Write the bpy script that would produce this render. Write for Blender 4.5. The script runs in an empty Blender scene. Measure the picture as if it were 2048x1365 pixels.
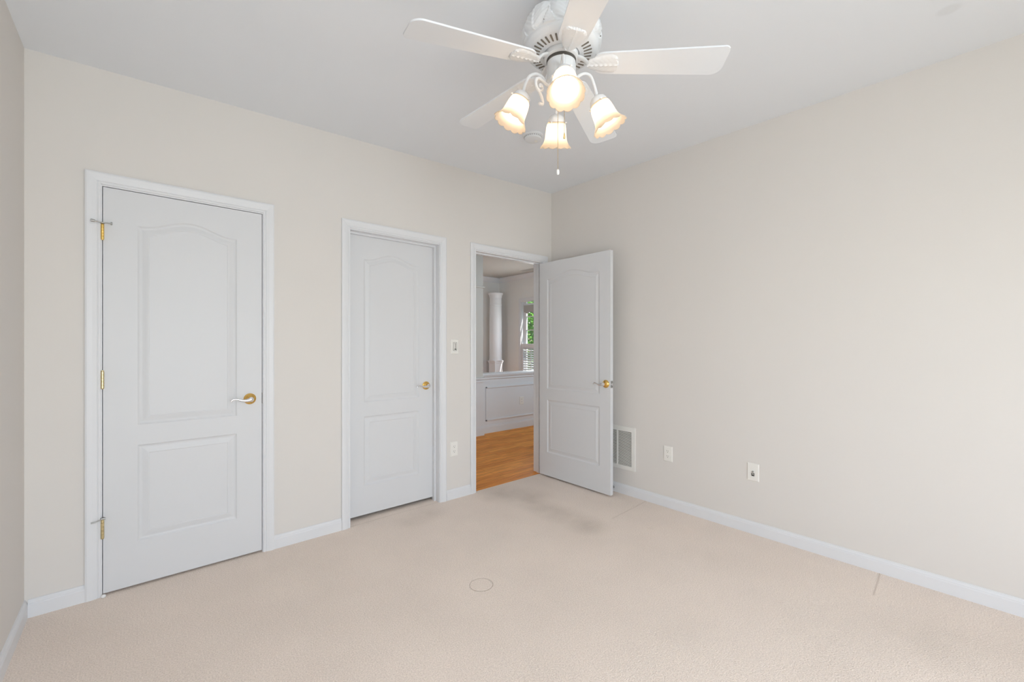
import bpy, bmesh, math, random
from math import sin, cos, pi, tan, radians, hypot
from mathutils import Vector, Matrix, Euler

random.seed(7)
SC = bpy.context.scene
COL = SC.collection

# ------------------------------------------------------------------ camera
CX, CY, CZ, YAW = -3.07518, -2.94977, 1.255, 0.714992161
cam_d = bpy.data.cameras.new('camera')
cam = bpy.data.objects.new('camera', cam_d)
COL.objects.link(cam)
cam.location = (CX, CY, CZ)
cam.rotation_euler = (pi / 2, 0, -YAW)
cam_d.sensor_width = 36.0
cam_d.lens = 859.153 * 36.0 / 2048.0
cam_d.shift_y = (689.135 - 682.5) / 2048.0
cam_d.clip_start = 0.02
SC.camera = cam

# ------------------------------------------------------------------ exposure, world, daylight
SC.view_settings.view_transform = 'Standard'
SC.view_settings.look = 'None'
SC.view_settings.gamma = 1.0
SC.view_settings.exposure = 0.13
SC.view_settings.use_curve_mapping = False
SC.cycles.use_denoising = True
SC.cycles.max_bounces = 12
SC.cycles.diffuse_bounces = 8
SC.cycles.transmission_bounces = 8
SC.cycles.sample_clamp_indirect = 6.0

W = bpy.data.worlds.new('sky')
SC.world = W
W.use_nodes = True
wn, wl = W.node_tree.nodes, W.node_tree.links
wn.clear()
sky = wn.new('ShaderNodeTexSky')
sky.sky_type = 'NISHITA'
sky.sun_disc = False
sky.sun_elevation = radians(48)
sky.sun_rotation = radians(70)
bg = wn.new('ShaderNodeBackground')
bg.inputs['Strength'].default_value = 0.38
wo = wn.new('ShaderNodeOutputWorld')
wl.new(sky.outputs[0], bg.inputs[0])
wl.new(bg.outputs[0], wo.inputs[0])


def light(name, kind, loc, rot, energy, color, **kw):
    d = bpy.data.lights.new(name, kind)
    d.energy = energy
    d.color = color
    for k, v in kw.items():
        setattr(d, k, v)
    o = bpy.data.objects.new(name, d)
    o.location = loc
    o.rotation_euler = rot
    COL.objects.link(o)
    return o


# sun over the garden on the far side of the house
light('sun', 'SUN', (6, 8, 9), (radians(38), 0, radians(20)), 7.5, (1.0, 0.96, 0.9), angle=0.01)
# daylight through the two bedroom windows, in the wall behind the camera (facing +Y)
light('daylight_bedroom', 'AREA', (-1.95, -4.78, 1.25), (radians(66), 0, 0), 20.0,
      (0.82, 0.905, 1.0), shape='RECTANGLE', size=1.3, size_y=1.5, spread=radians(150))
light('daylight_bedroom_left', 'AREA', (-3.0, -4.78, 1.30), (radians(83), 0, 0), 42.0,
      (0.84, 0.925, 1.0), shape='RECTANGLE', size=0.8, size_y=1.5)
# daylight through the dining room window
light('daylight_dining', 'AREA', (3.02, 3.25, 1.55), (radians(90), 0, radians(90)), 16.0,
      (0.95, 0.98, 1.0), shape='RECTANGLE', size=0.5, size_y=0.8)
light('fill_hall', 'AREA', (1.75, 0.15, 1.45), (radians(80), 0, 0), 30.0,
      (0.62, 0.835, 1.0), shape='RECTANGLE', size=1.8, size_y=1.6)  # added fill lamp on the unseen hall wall, no opening behind it

light('fill_hall_side', 'AREA', (-1.02, 2.9, 1.5), (radians(70), 0, radians(-110)), 19.0,
      (0.66, 0.86, 1.0), shape='RECTANGLE', size=1.2, size_y=1.5)  # unseen lamp at the hall end, added to lift the dining room walls


# ------------------------------------------------------------------ materials
def newmat(name):
    m = bpy.data.materials.new(name)
    m.use_nodes = True
    n = m.node_tree.nodes
    return m, n, m.node_tree.links, n['Principled BSDF']


def paint(name, col, rough=0.6, var=0.02, nscale=6.0, bump=0.0, bscale=300.0, spec=0.3):
    m, n, l, b = newmat(name)
    tc = n.new('ShaderNodeTexCoord')
    nz = n.new('ShaderNodeTexNoise')
    nz.inputs['Scale'].default_value = nscale
    nz.inputs['Detail'].default_value = 3
    l.new(tc.outputs['Object'], nz.inputs['Vector'])
    mx = n.new('ShaderNodeMixRGB')
    mx.inputs[1].default_value = tuple(c * (1 - var) for c in col) + (1,)
    mx.inputs[2].default_value = tuple(min(1, c * (1 + var)) for c in col) + (1,)
    l.new(nz.outputs['Fac'], mx.inputs[0])
    l.new(mx.outputs[0], b.inputs['Base Color'])
    b.inputs['Roughness'].default_value = rough
    b.inputs['Specular IOR Level'].default_value = spec
    if bump:
        n2 = n.new('ShaderNodeTexNoise')
        n2.inputs['Scale'].default_value = bscale
        n2.inputs['Detail'].default_value = 2
        l.new(tc.outputs['Object'], n2.inputs['Vector'])
        bp = n.new('ShaderNodeBump')
        bp.inputs['Strength'].default_value = bump
        bp.inputs['Distance'].default_value = 0.001
        l.new(n2.outputs['Fac'], bp.inputs['Height'])
        l.new(bp.outputs[0], b.inputs['Normal'])
    return m


def metal(name, col, rough=0.2, var=0.1):
    m, n, l, b = newmat(name)
    tc = n.new('ShaderNodeTexCoord')
    nz = n.new('ShaderNodeTexNoise')
    nz.inputs['Scale'].default_value = 60
    l.new(tc.outputs['Object'], nz.inputs['Vector'])
    mr = n.new('ShaderNodeMapRange')
    mr.inputs['To Min'].default_value = max(0.02, rough - var)
    mr.inputs['To Max'].default_value = rough + var
    l.new(nz.outputs['Fac'], mr.inputs['Value'])
    l.new(mr.outputs[0], b.inputs['Roughness'])
    b.inputs['Base Color'].default_value = col + (1,)
    b.inputs['Metallic'].default_value = 1.0
    return m


def circle_mask(n, l, vec, center, r, soft):
    """1 inside a disc in XY, fading over soft"""
    sub = n.new('ShaderNodeVectorMath'); sub.operation = 'SUBTRACT'
    sub.inputs[1].default_value = center
    l.new(vec, sub.inputs[0])
    mul = n.new('ShaderNodeVectorMath'); mul.operation = 'MULTIPLY'
    mul.inputs[1].default_value = (1, 1, 0)
    l.new(sub.outputs[0], mul.inputs[0])
    ln = n.new('ShaderNodeVectorMath'); ln.operation = 'LENGTH'
    l.new(mul.outputs[0], ln.inputs[0])
    mr = n.new('ShaderNodeMapRange')
    mr.interpolation_type = 'SMOOTHSTEP'
    mr.inputs['From Min'].default_value = r + soft
    mr.inputs['From Max'].default_value = r - soft
    l.new(ln.outputs['Value'], mr.inputs['Value'])
    return mr.outputs[0], ln.outputs['Value']


def seg_mask(n, l, vec, a, b, width, soft):
    """1 near the segment a-b in XY"""
    d = (b[0] - a[0], b[1] - a[1])
    L2 = d[0] ** 2 + d[1] ** 2
    sub = n.new('ShaderNodeVectorMath'); sub.operation = 'SUBTRACT'
    sub.inputs[1].default_value = (a[0], a[1], 0)
    l.new(vec, sub.inputs[0])
    fl = n.new('ShaderNodeVectorMath'); fl.operation = 'MULTIPLY'
    fl.inputs[1].default_value = (1, 1, 0)
    l.new(sub.outputs[0], fl.inputs[0])
    dt = n.new('ShaderNodeVectorMath'); dt.operation = 'DOT_PRODUCT'
    dt.inputs[1].default_value = (d[0] / L2, d[1] / L2, 0)
    l.new(fl.outputs[0], dt.inputs[0])
    cl = n.new('ShaderNodeClamp')
    l.new(dt.outputs['Value'], cl.inputs[0])
    sc = n.new('ShaderNodeVectorMath'); sc.operation = 'SCALE'
    sc.inputs[0].default_value = (d[0], d[1], 0)
    l.new(cl.outputs[0], sc.inputs['Scale'])
    s2 = n.new('ShaderNodeVectorMath'); s2.operation = 'SUBTRACT'
    l.new(fl.outputs[0], s2.inputs[0]); l.new(sc.outputs[0], s2.inputs[1])
    ln = n.new('ShaderNodeVectorMath'); ln.operation = 'LENGTH'
    l.new(s2.outputs[0], ln.inputs[0])
    mr = n.new('ShaderNodeMapRange'); mr.interpolation_type = 'SMOOTHSTEP'
    mr.inputs['From Min'].default_value = width + soft
    mr.inputs['From Max'].default_value = max(0, width - soft)
    l.new(ln.outputs['Value'], mr.inputs['Value'])
    return mr.outputs[0]


def mathn(n, l, op, a, b):
    m = n.new('ShaderNodeMath'); m.operation = op
    for i, v in enumerate((a, b)):
        if isinstance(v, (int, float)):
            m.inputs[i].default_value = v
        else:
            l.new(v, m.inputs[i])
    return m.outputs[0]


M = {}
M['wall'] = paint('wall_paint', (0.71, 0.679, 0.645), 0.75, 0.012, 2.0, 0.05, 250)
M['white'] = paint('trim_paint', (0.74, 0.745, 0.76), 0.38, 0.008, 4.0, 0.0)
M['doorpaint'] = paint('door_paint', (0.685, 0.690, 0.702), 0.42, 0.008, 3.0, 0.04, 120)
M['fan'] = paint('fan_white', (0.75, 0.76, 0.77), 0.45, 0.03, 20.0)
M['blade'] = paint('blade_white', (0.755, 0.775, 0.80), 0.5, 0.02, 6.0)
M['plate'] = paint('almond_plastic', (0.82, 0.80, 0.755), 0.35, 0.01, 10.0)
M['grille'] = paint('grille_enamel', (0.80, 0.785, 0.745), 0.45, 0.02, 12.0)
M['dark'] = paint('dark_gap', (0.012, 0.011, 0.010), 0.8, 0.1, 30.0)
M['slot'] = paint('slot_grey', (0.10, 0.092, 0.082), 0.8, 0.1, 30.0)
M['softslot'] = paint('pale_slot', (0.42, 0.42, 0.42), 0.8, 0.05, 30.0)
M['fanslot'] = paint('fan_slot', (0.20, 0.175, 0.145), 0.8, 0.1, 30.0)
M['duct'] = paint('duct_shadow', (0.14, 0.125, 0.10), 0.9, 0.1, 30.0)
M['hallwall'] = paint('hall_wall_paint', (0.80, 0.79, 0.765), 0.75, 0.015, 2.0)
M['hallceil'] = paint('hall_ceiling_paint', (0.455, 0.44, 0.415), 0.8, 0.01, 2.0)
M['pier'] = paint('pier_paint', (0.66, 0.625, 0.575), 0.75, 0.01, 2.0)
M['rubber'] = paint('black_rubber', (0.015, 0.015, 0.016), 0.6, 0.1, 50)
M['whiterubber'] = paint('white_rubber', (0.8, 0.8, 0.79), 0.5, 0.02, 50)
M['brass'] = metal('polished_brass', (0.83, 0.53, 0.16), 0.16, 0.06)
M['brasspale'] = metal('pale_brass', (0.74, 0.62, 0.36), 0.30, 0.08)
M['brassbright'] = metal('bright_brass', (0.92, 0.66, 0.22), 0.22, 0.06)
M['chrome'] = metal('satin_chrome', (0.82, 0.82, 0.83), 0.18, 0.06)
M['steel'] = metal('steel', (0.45, 0.45, 0.44), 0.35, 0.08)
M['bark'] = paint('tree_bark', (0.10, 0.07, 0.045), 0.9, 0.3, 30, 0.5, 60)
M['lawn'] = paint('lawn_green', (0.10, 0.17, 0.05), 0.9, 0.4, 5)


def mk_ceiling():
    m, n, l, b = newmat('ceiling_paint')
    tc = n.new('ShaderNodeTexCoord')
    o = tc.outputs['Object']
    nz = n.new('ShaderNodeTexNoise'); nz.inputs['Scale'].default_value = 1.5
    l.new(o, nz.inputs['Vector'])
    base = n.new('ShaderNodeMixRGB')
    base.inputs[1].default_value = (0.785, 0.81, 0.845, 1)
    base.inputs[2].default_value = (0.80, 0.825, 0.86, 1)
    l.new(nz.outputs['Fac'], base.inputs[0])
    f, _ = circle_mask(n, l, o, (-0.483, -2.788, 0), 0.036, 0.012)   # patched spot
    mx = n.new('ShaderNodeMixRGB')
    mx.inputs[2].default_value = (0.745, 0.767, 0.795, 1)
    l.new(f, mx.inputs[0]); l.new(base.outputs[0], mx.inputs[1])
    l.new(mx.outputs[0], b.inputs['Base Color'])
    b.inputs['Roughness'].default_value = 0.85
    b.inputs['Specular IOR Level'].default_value = 0.15
    n2 = n.new('ShaderNodeTexNoise'); n2.inputs['Scale'].default_value = 160
    l.new(o, n2.inputs['Vector'])
    bp = n.new('ShaderNodeBump'); bp.inputs['Strength'].default_value = 0.05; bp.inputs['Distance'].default_value = 0.001
    l.new(n2.outputs['Fac'], bp.inputs['Height']); l.new(bp.outputs[0], b.inputs['Normal'])
    return m


M['ceiling'] = mk_ceiling()


def mk_carpet():
    m, n, l, b = newmat('beige_carpet')
    tc = n.new('ShaderNodeTexCoord')
    o = tc.outputs['Object']
    # tufts
    t1 = n.new('ShaderNodeTexNoise'); t1.inputs['Scale'].default_value = 190; t1.inputs['Detail'].default_value = 3
    l.new(o, t1.inputs['Vector'])
    t2 = n.new('ShaderNodeTexVoronoi'); t2.inputs['Scale'].default_value = 260
    l.new(o, t2.inputs['Vector'])
    cr = n.new('ShaderNodeValToRGB')
    cr.color_ramp.elements[0].position = 0.30; cr.color_ramp.elements[0].color = (0.72, 0.61, 0.525, 1)
    cr.color_ramp.elements[1].position = 0.70; cr.color_ramp.elements[1].color = (0.97, 0.845, 0.75, 1)
    l.new(t1.outputs['Fac'], cr.inputs[0])
    # broad wear and pile direction patches
    p1 = n.new('ShaderNodeTexNoise'); p1.inputs['Scale'].default_value = 2.3; p1.inputs['Detail'].default_value = 4
    l.new(o, p1.inputs['Vector'])
    pr = n.new('ShaderNodeMapRange')
    pr.inputs['From Min'].default_value = 0.3; pr.inputs['From Max'].default_value = 0.7
    pr.inputs['To Min'].default_value = 0.955; pr.inputs['To Max'].default_value = 1.03
    l.new(p1.outputs['Fac'], pr.inputs['Value'])
    # traffic stain in front of the doorway, wandering into the room
    pn = n.new('ShaderNodeTexNoise'); pn.inputs['Scale'].default_value = 6; pn.inputs['Detail'].default_value = 5
    l.new(o, pn.inputs['Vector'])
    s1 = seg_mask(n, l, o, (-0.78, -0.17), (-0.66, -0.36), 0.07, 0.20)
    s2 = seg_mask(n, l, o, (-0.72, -0.42), (-0.74, -1.05), 0.03, 0.17)
    s3 = seg_mask(n, l, o, (-1.62, -0.17), (-1.45, -0.15), 0.05, 0.12)
    s4 = seg_mask(n, l, o, (-0.35, -3.0), (-0.55, -2.75), 0.10, 0.25)
    st = mathn(n, l, 'MAXIMUM', mathn(n, l, 'MAXIMUM', s1, s2), mathn(n, l, 'MAXIMUM', mathn(n, l, 'MULTIPLY', s3, 0.6), mathn(n, l, 'MULTIPLY', s4, 0.3)))
    pm = n.new('ShaderNodeMapRange')
    pm.inputs['From Min'].default_value = 0.32; pm.inputs['From Max'].default_value = 0.62
    l.new(pn.outputs['Fac'], pm.inputs['Value'])
    st = mathn(n, l, 'MULTIPLY', st, mathn(n, l, 'ADD', mathn(n, l, 'MULTIPLY', pm.outputs[0], 0.6), 0.4))
    # fold line along the door-side seam and short seam by the right wall
    e1 = seg_mask(n, l, o, (-0.50, -1.086), (-0.02, -1.056), 0.003, 0.007)
    e2 = seg_mask(n, l, o, (-0.30, -2.508), (-0.02, -2.49), 0.003, 0.008)
    e3 = seg_mask(n, l, o, (-1.98, 0.012), (-1.28, 0.012), 0.003, 0.006)
    # round furniture dent
    disc, dist = circle_mask(n, l, o, (-1.727, -1.150, 0), 0.058, 0.005)
    ring = mathn(n, l, 'SUBTRACT', 1.0, mathn(n, l, 'MINIMUM', 1.0, mathn(n, l, 'MULTIPLY', mathn(n, l, 'ABSOLUTE', mathn(n, l, 'SUBTRACT', dist, 0.060), 0), 220.0)))
    disc2, dist2 = circle_mask(n, l, o, (-0.44, -1.36, 0), 0.02, 0.01)
    dents = mathn(n, l, 'MAXIMUM', ring, mathn(n, l, 'MULTIPLY', disc2, 0.5))
    lines = mathn(n, l, 'MAXIMUM', mathn(n, l, 'MAXIMUM', e1, e2), e3)
    # colour: tufts * patches, then stain tint
    mulv = n.new('ShaderNodeMixRGB'); mulv.blend_type = 'MULTIPLY'; mulv.inputs[0].default_value = 1
    l.new(cr.outputs[0], mulv.inputs[1]); l.new(pr.outputs[0], mulv.inputs[2])
    mx = n.new('ShaderNodeMixRGB'); mx.blend_type = 'MULTIPLY'
    mx.inputs[2].default_value = (0.66, 0.645, 0.62, 1)
    l.new(mathn(n, l, 'MULTIPLY', st, 0.60), mx.inputs[0]); l.new(mulv.outputs[0], mx.inputs[1])
    mx2 = n.new('ShaderNodeMixRGB'); mx2.blend_type = 'MULTIPLY'
    mx2.inputs[2].default_value = (0.86, 0.85, 0.83, 1)
    l.new(mathn(n, l, 'MULTIPLY', mathn(n, l, 'MAXIMUM', lines, dents), 0.55), mx2.inputs[0]); l.new(mx.outputs[0], mx2.inputs[1])
    l.new(mx2.outputs[0], b.inputs['Base Color'])
    b.inputs['Roughness'].default_value = 0.95
    b.inputs['Specular IOR Level'].default_value = 0.05
    b.inputs['Sheen Weight'].default_value = 0.15
    b.inputs['Sheen Roughness'].default_value = 0.6
    h = mathn(n, l, 'ADD', t1.outputs['Fac'], mathn(n, l, 'MULTIPLY', t2.outputs['Distance'], -0.5))
    h = mathn(n, l, 'ADD', h, mathn(n, l, 'MULTIPLY', mathn(n, l, 'MAXIMUM', mathn(n, l, 'MULTIPLY', lines, 0.6), dents), -1.7))
    bp = n.new('ShaderNodeBump'); bp.inputs['Strength'].default_value = 0.7; bp.inputs['Distance'].default_value = 0.004
    l.new(h, bp.inputs['Height']); l.new(bp.outputs[0], b.inputs['Normal'])
    return m


M['carpet'] = mk_carpet()


def mk_wood():
    m, n, l, b = newmat('oak_floor')
    tc = n.new('ShaderNodeTexCoord')
    o = tc.outputs['Object']
    br = n.new('ShaderNodeTexBrick')
    br.inputs['Scale'].default_value = 1.0
    br.inputs['Brick Width'].default_value = 0.95
    br.inputs['Row Height'].default_value = 0.075
    br.inputs['Mortar Size'].default_value = 0.0012
    br.inputs['Color1'].default_value = (0.80, 0.29, 0.055, 1)
    br.inputs['Color2'].default_value = (0.98, 0.41, 0.09, 1)
    br.inputs['Mortar'].default_value = (0.32, 0.10, 0.02, 1)
    l.new(o, br.inputs['Vector'])
    mp = n.new('ShaderNodeMapping'); mp.inputs['Scale'].default_value = (2.2, 38, 1)
    l.new(o, mp.inputs['Vector'])
    g = n.new('ShaderNodeTexNoise'); g.inputs['Scale'].default_value = 2.0; g.inputs['Detail'].default_value = 6
    g.inputs['Distortion'].default_value = 0.6
    l.new(mp.outputs[0], g.inputs['Vector'])
    mr = n.new('ShaderNodeMapRange'); mr.inputs['From Min'].default_value = 0.3; mr.inputs['From Max'].default_value = 0.7
    mr.inputs['To Min'].default_value = 0.62; mr.inputs['To Max'].default_value = 1.15
    l.new(g.outputs['Fac'], mr.inputs['Value'])
    mx = n.new('ShaderNodeMixRGB'); mx.blend_type = 'MULTIPLY'; mx.inputs[0].default_value = 1
    l.new(br.outputs['Color'], mx.inputs[1]); l.new(mr.outputs[0], mx.inputs[2])
    l.new(mx.outputs[0], b.inputs['Base Color'])
    b.inputs['Roughness'].default_value = 0.5
    b.inputs['Specular IOR Level'].default_value = 0.12
    return m


M['wood'] = mk_wood()


def mk_leaf():
    m, n, l, b = newmat('leaf_green')
    tc = n.new('ShaderNodeTexCoord')
    nz = n.new('ShaderNodeTexNoise'); nz.inputs['Scale'].default_value = 3.0; nz.inputs['Detail'].default_value = 5
    l.new(tc.outputs['Object'], nz.inputs['Vector'])
    cr = n.new('ShaderNodeValToRGB')
    cr.color_ramp.elements[0].position = 0.35; cr.color_ramp.elements[0].color = (0.02, 0.12, 0.015, 1)
    cr.color_ramp.elements[1].position = 0.65; cr.color_ramp.elements[1].color = (0.20, 0.48, 0.03, 1)
    l.new(nz.outputs['Fac'], cr.inputs[0]); l.new(cr.outputs[0], b.inputs['Base Color'])
    b.inputs['Roughness'].default_value = 0.6
    b.inputs['Subsurface Weight'].default_value = 0.0
    return m


M['leaf'] = mk_leaf()


def mk_shade():
    m, n, l, b = newmat('frosted_lamp_glass')
    out = n['Material Output']
    tc = n.new('ShaderNodeTexCoord')
    nz = n.new('ShaderNodeTexNoise'); nz.inputs['Scale'].default_value = 40
    l.new(tc.outputs['Object'], nz.inputs['Vector'])
    tr = n.new('ShaderNodeBsdfTranslucent')
    cr = n.new('ShaderNodeMixRGB')
    cr.inputs[1].default_value = (0.95, 0.865, 0.745, 1); cr.inputs[2].default_value = (0.96, 0.88, 0.765, 1)
    l.new(nz.outputs['Fac'], cr.inputs[0])
    l.new(cr.outputs[0], tr.inputs['Color'])
    b.inputs['Base Color'].default_value = (0.72, 0.60, 0.48, 1)
    b.inputs['Roughness'].default_value = 0.35
    mx = n.new('ShaderNodeMixShader'); mx.inputs[0].default_value = 0.32
    l.new(tr.outputs[0], mx.inputs[1]); l.new(b.outputs[0], mx.inputs[2])
    l.new(mx.outputs[0], out.inputs['Surface'])
    return m


M['shade'] = mk_shade()


def mk_bulb():
    m, n, l, b = newmat('lit_bulb')
    b.inputs['Emission Color'].default_value = (1.0, 0.93, 0.83, 1)
    b.inputs['Emission Strength'].default_value = 33.0
    b.inputs['Base Color'].default_value = (0.9, 0.9, 0.88, 1)
    return m


M['bulb'] = mk_bulb()


def mk_glass():
    m, n, l, b = newmat('window_glass')
    out = n['Material Output']
    gl = n.new('ShaderNodeBsdfGlossy'); gl.inputs['Roughness'].default_value = 0.02
    tr = n.new('ShaderNodeBsdfTransparent')
    mx = n.new('ShaderNodeMixShader')
    mx.inputs[0].default_value = 0.06
    l.new(tr.outputs[0], mx.inputs[1]); l.new(gl.outputs[0], mx.inputs[2])
    l.new(mx.outputs[0], out.inputs['Surface'])
    return m


M['glass'] = mk_glass()


# ------------------------------------------------------------------ helpers
def add_box(bm, x0, x1, y0, y1, z0, z1, bevel=0.0):
    vs = [bm.verts.new((x, y, z)) for z in (z0, z1) for y in (y0, y1) for x in (x0, x1)]
    fs = []
    for idx in ((0, 2, 3, 1), (4, 5, 7, 6), (0, 1, 5, 4), (2, 6, 7, 3), (0, 4, 6, 2), (1, 3, 7, 5)):
        fs.append(bm.faces.new([vs[i] for i in idx]))
    if bevel:
        es = list({e for f in fs for e in f.edges})
        bmesh.ops.bevel(bm, geom=es, offset=bevel, segments=2, affect='EDGES', profile=0.5)
    return vs


def add_lathe(bm, prof, seg=48, mat=Matrix.Identity(4), mod=None, cap0=True, cap1=True):
    rings = []
    for k, (r, z) in enumerate(prof):
        ring = []
        for i in range(seg):
            a = 2 * pi * i / seg
            rr, zz = (r, z) if mod is None else mod(r, z, a, k)
            ring.append(bm.verts.new(mat @ Vector((rr * cos(a), rr * sin(a), zz))))
        rings.append(ring)
    for A, B in zip(rings, rings[1:]):
        for i in range(seg):
            j = (i + 1) % seg
            bm.faces.new((A[i], A[j], B[j], B[i]))
    if cap0:
        bm.faces.new(rings[0][::-1])
    if cap1:
        bm.faces.new(rings[-1])
    return rings


def add_tube(bm, pts, rad, seg=10, flat=1.0):
    """tube through pts; rad number or list; capped"""
    pts = [Vector(p) for p in pts]
    if not isinstance(rad, (list, tuple)):
        rad = [rad] * len(pts)
    up = Vector((0, 0, 1))
    prev = None
    rings = []
    for i, p in enumerate(pts):
        t = (pts[min(i + 1, len(pts) - 1)] - pts[max(i - 1, 0)]).normalized()
        if prev is None:
            a = up if abs(t.dot(up)) < 0.9 else Vector((1, 0, 0))
            nrm = (a - t * a.dot(t)).normalized()
        else:
            nrm = (prev - t * prev.dot(t)).normalized()
        prev = nrm
        bi = t.cross(nrm)
        rings.append([bm.verts.new(p + rad[i] * (cos(2 * pi * k / seg) * nrm * flat + sin(2 * pi * k / seg) * bi)) for k in range(seg)])
    for A, B in zip(rings, rings[1:]):
        for i in range(seg):
            j = (i + 1) % seg
            bm.faces.new((A[i], A[j], B[j], B[i]))
    bm.faces.new(rings[0][::-1]); bm.faces.new(rings[-1])


def spline(pts, n=8):
    """Catmull-Rom through pts"""
    P = [Vector(p) for p in pts]
    P = [2 * P[0] - P[1]] + P + [2 * P[-1] - P[-2]]
    out = []
    for i in range(1, len(P) - 2):
        for k in range(n):
            t = k / n
            a, b, c, d = P[i - 1], P[i], P[i + 1], P[i + 2]
            out.append(0.5 * ((2 * b) + (c - a) * t + (2 * a - 5 * b + 4 * c - d) * t * t + (3 * b - a - 3 * c + d) * t ** 3))
    out.append(P[-2])
    return out


def obj(name, bm, mat, parent=None, smooth=False, loc=None, recalc=True):
    if recalc:
        bmesh.ops.recalc_face_normals(bm, faces=bm.faces)
    if loc is not None:
        bmesh.ops.translate(bm, verts=bm.verts, vec=-Vector(loc))
    me = bpy.data.meshes.new(name)
    bm.to_mesh(me); bm.free()
    me.materials.append(mat)
    if smooth:
        for p in me.polygons:
            p.use_smooth = True
        if smooth == 'angle':
            me.set_sharp_from_angle(angle=radians(40))
    o = bpy.data.objects.new(name, me)
    COL.objects.link(o)
    if loc is not None:
        o.location = loc
    if parent is not None:
        o.parent = parent
    return o


def B():
    return bmesh.new()


def empty(name, loc, rz=0.0):
    o = bpy.data.objects.new(name, None)
    o.empty_display_size = 0.05
    o.location = loc; o.rotation_euler = (0, 0, rz)
    COL.objects.link(o)
    return o


def tag(o, label, cat=None, group=None, kind=None):
    o['label'] = label
    if cat: o['category'] = cat
    if group: o['group'] = group
    if kind: o['kind'] = kind
    return o


def struct(name, bm, mat, label=None, parent=None, smooth=False):
    o = obj(name, bm, mat, parent, smooth)
    if parent is None:
        o['kind'] = 'structure'
        if label: o['label'] = label
    return o


# ------------------------------------------------------------------ room shell
XL, YB = -3.4724, -4.82           # left wall, wall behind the camera
WT = 0.121                        # wall thickness
CA, CB_, CC = 2.743946, 0.0376717, 0.0186037


def ceil_z(x, y):
    return CA + CB_ * x + CC * y


def wall_xz(bm, x0, x1, y0, y1, z1, holes):
    """wall in X-Z with rectangular holes (hx0,hx1,hz0,hz1), z1(x) as height"""
    xs = sorted({x0, x1} | {h[0] for h in holes} | {h[1] for h in holes})
    for a, b in zip(xs, xs[1:]):
        mid = (a + b) / 2
        zc = 0.0
        for h in sorted([h for h in holes if h[0] < mid < h[1]], key=lambda h: h[2]):
            if h[2] > zc: add_box(bm, a, b, y0, y1, zc, h[2])
            zc = h[3]
        add_box(bm, a, b, y0, y1, zc, z1)


def wall_yz(bm, y0, y1, x0, x1, z1, holes):
    xs = sorted({y0, y1} | {h[0] for h in holes} | {h[1] for h in holes})
    for a, b in zip(xs, xs[1:]):
        mid = (a + b) / 2
        zc = 0.0
        for h in sorted([h for h in holes if h[0] < mid < h[1]], key=lambda h: h[2]):
            if h[2] > zc: add_box(bm, x0, x1, a, b, zc, h[2])
            zc = h[3]
        add_box(bm, x0, x1, a, b, zc, z1)


# door openings: jamb inner faces and head
D1 = dict(xl=-3.2136, xr=-2.5116, zt=2.0440)
D2 = dict(xl=-1.9815, xr=-1.2790, zt=2.0440)
D3 = dict(xl=-0.9185, xr=-0.1225, zt=2.0460)
JT = 0.016
TOP = 2.80
bm = B()
wall_xz(bm, XL - WT, 0.0, 0.0, WT, TOP,
        [(d['xl'] - JT, d['xr'] + JT, 0.0, d['zt'] + JT) for d in (D1, D2, D3)])
struct('wall_far', bm, M['wall'], 'beige painted wall with the three doorways')
bm = B(); add_box(bm, 0, WT, YB - WT, WT, 0, TOP)
struct('wall_right', bm, M['wall'], 'long plain beige wall on the right with outlets')
bm = B(); add_box(bm, XL - WT, XL, YB - WT, 0, 0, TOP)
struct('wall_left', bm, M['wall'], 'beige wall at the left edge of the photo')
bm = B()
BW = [(-3.42, -2.56, 0.42, 2.05), (-2.50, -1.10, 0.42, 2.05)]
wall_xz(bm, XL, 0.0, YB - WT, YB, TOP, BW)
struct('wall_behind', bm, M['wall'], 'beige wall with windows behind the viewer')

bm = B()
vs = []
for (x, y) in ((XL, YB), (0, YB), (0, 0), (XL, 0)):
    vs.append((x, y))
lo = [bm.verts.new((x, y, ceil_z(x, y))) for x, y in vs]
hi = [bm.verts.new((x, y, ceil_z(x, y) + 0.04)) for x, y in vs]
bm.faces.new(lo[::-1]); bm.faces.new(hi)
for i in range(4):
    j = (i + 1) % 4
    bm.faces.new((lo[i], lo[j], hi[j], hi[i]))
struct('ceiling', bm, M['ceiling'], 'flat pale grey white ceiling over the bedroom')

bm = B()
add_box(bm, XL, 0, YB, 0.0, -0.05, 0.0)
for d in (D1, D2, D3):
    add_box(bm, d['xl'], d['xr'], 0.0, 0.02 if d is D3 else 0.9, -0.05, 0.0)
add_box(bm, -3.6, -1.16, 0.14, 0.88, -0.05, -0.0005)
struct('floor', bm, M['carpet'], 'beige wall to wall carpet with wear marks')

# windows of the wall behind the camera
for k, (x0, x1, z0, z1) in enumerate(BW):
    bm = B()
    for a, b_, c, d_ in ((x0, x1, z0, z0 + 0.05), (x0, x1, z1 - 0.05, z1), (x0, x0 + 0.05, z0 + 0.05, z1 - 0.05), (x1 - 0.05, x1, z0 + 0.05, z1 - 0.05)):
        add_box(bm, a, b_, YB - 0.10, YB - 0.055, c, d_)
    o = struct('window_%d' % (k + 2), bm, M['white'], ('left' if k == 0 else 'right') + ' white framed window behind the viewer')
    bm = B(); add_box(bm, x0 + 0.05, x1 - 0.05, YB - 0.082, YB - 0.076, z0 + 0.05, z1 - 0.05)
    obj('pane', bm, M['glass'], o)

# ------------------------------------------------------------------ baseboards
BP = [(0, 0), (0.0125, 0), (0.0125, 0.058), (0.0105, 0.062), (0.0105, 0.066), (0.006, 0.0735), (0.0045, 0.080), (0, 0.081)]


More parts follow.
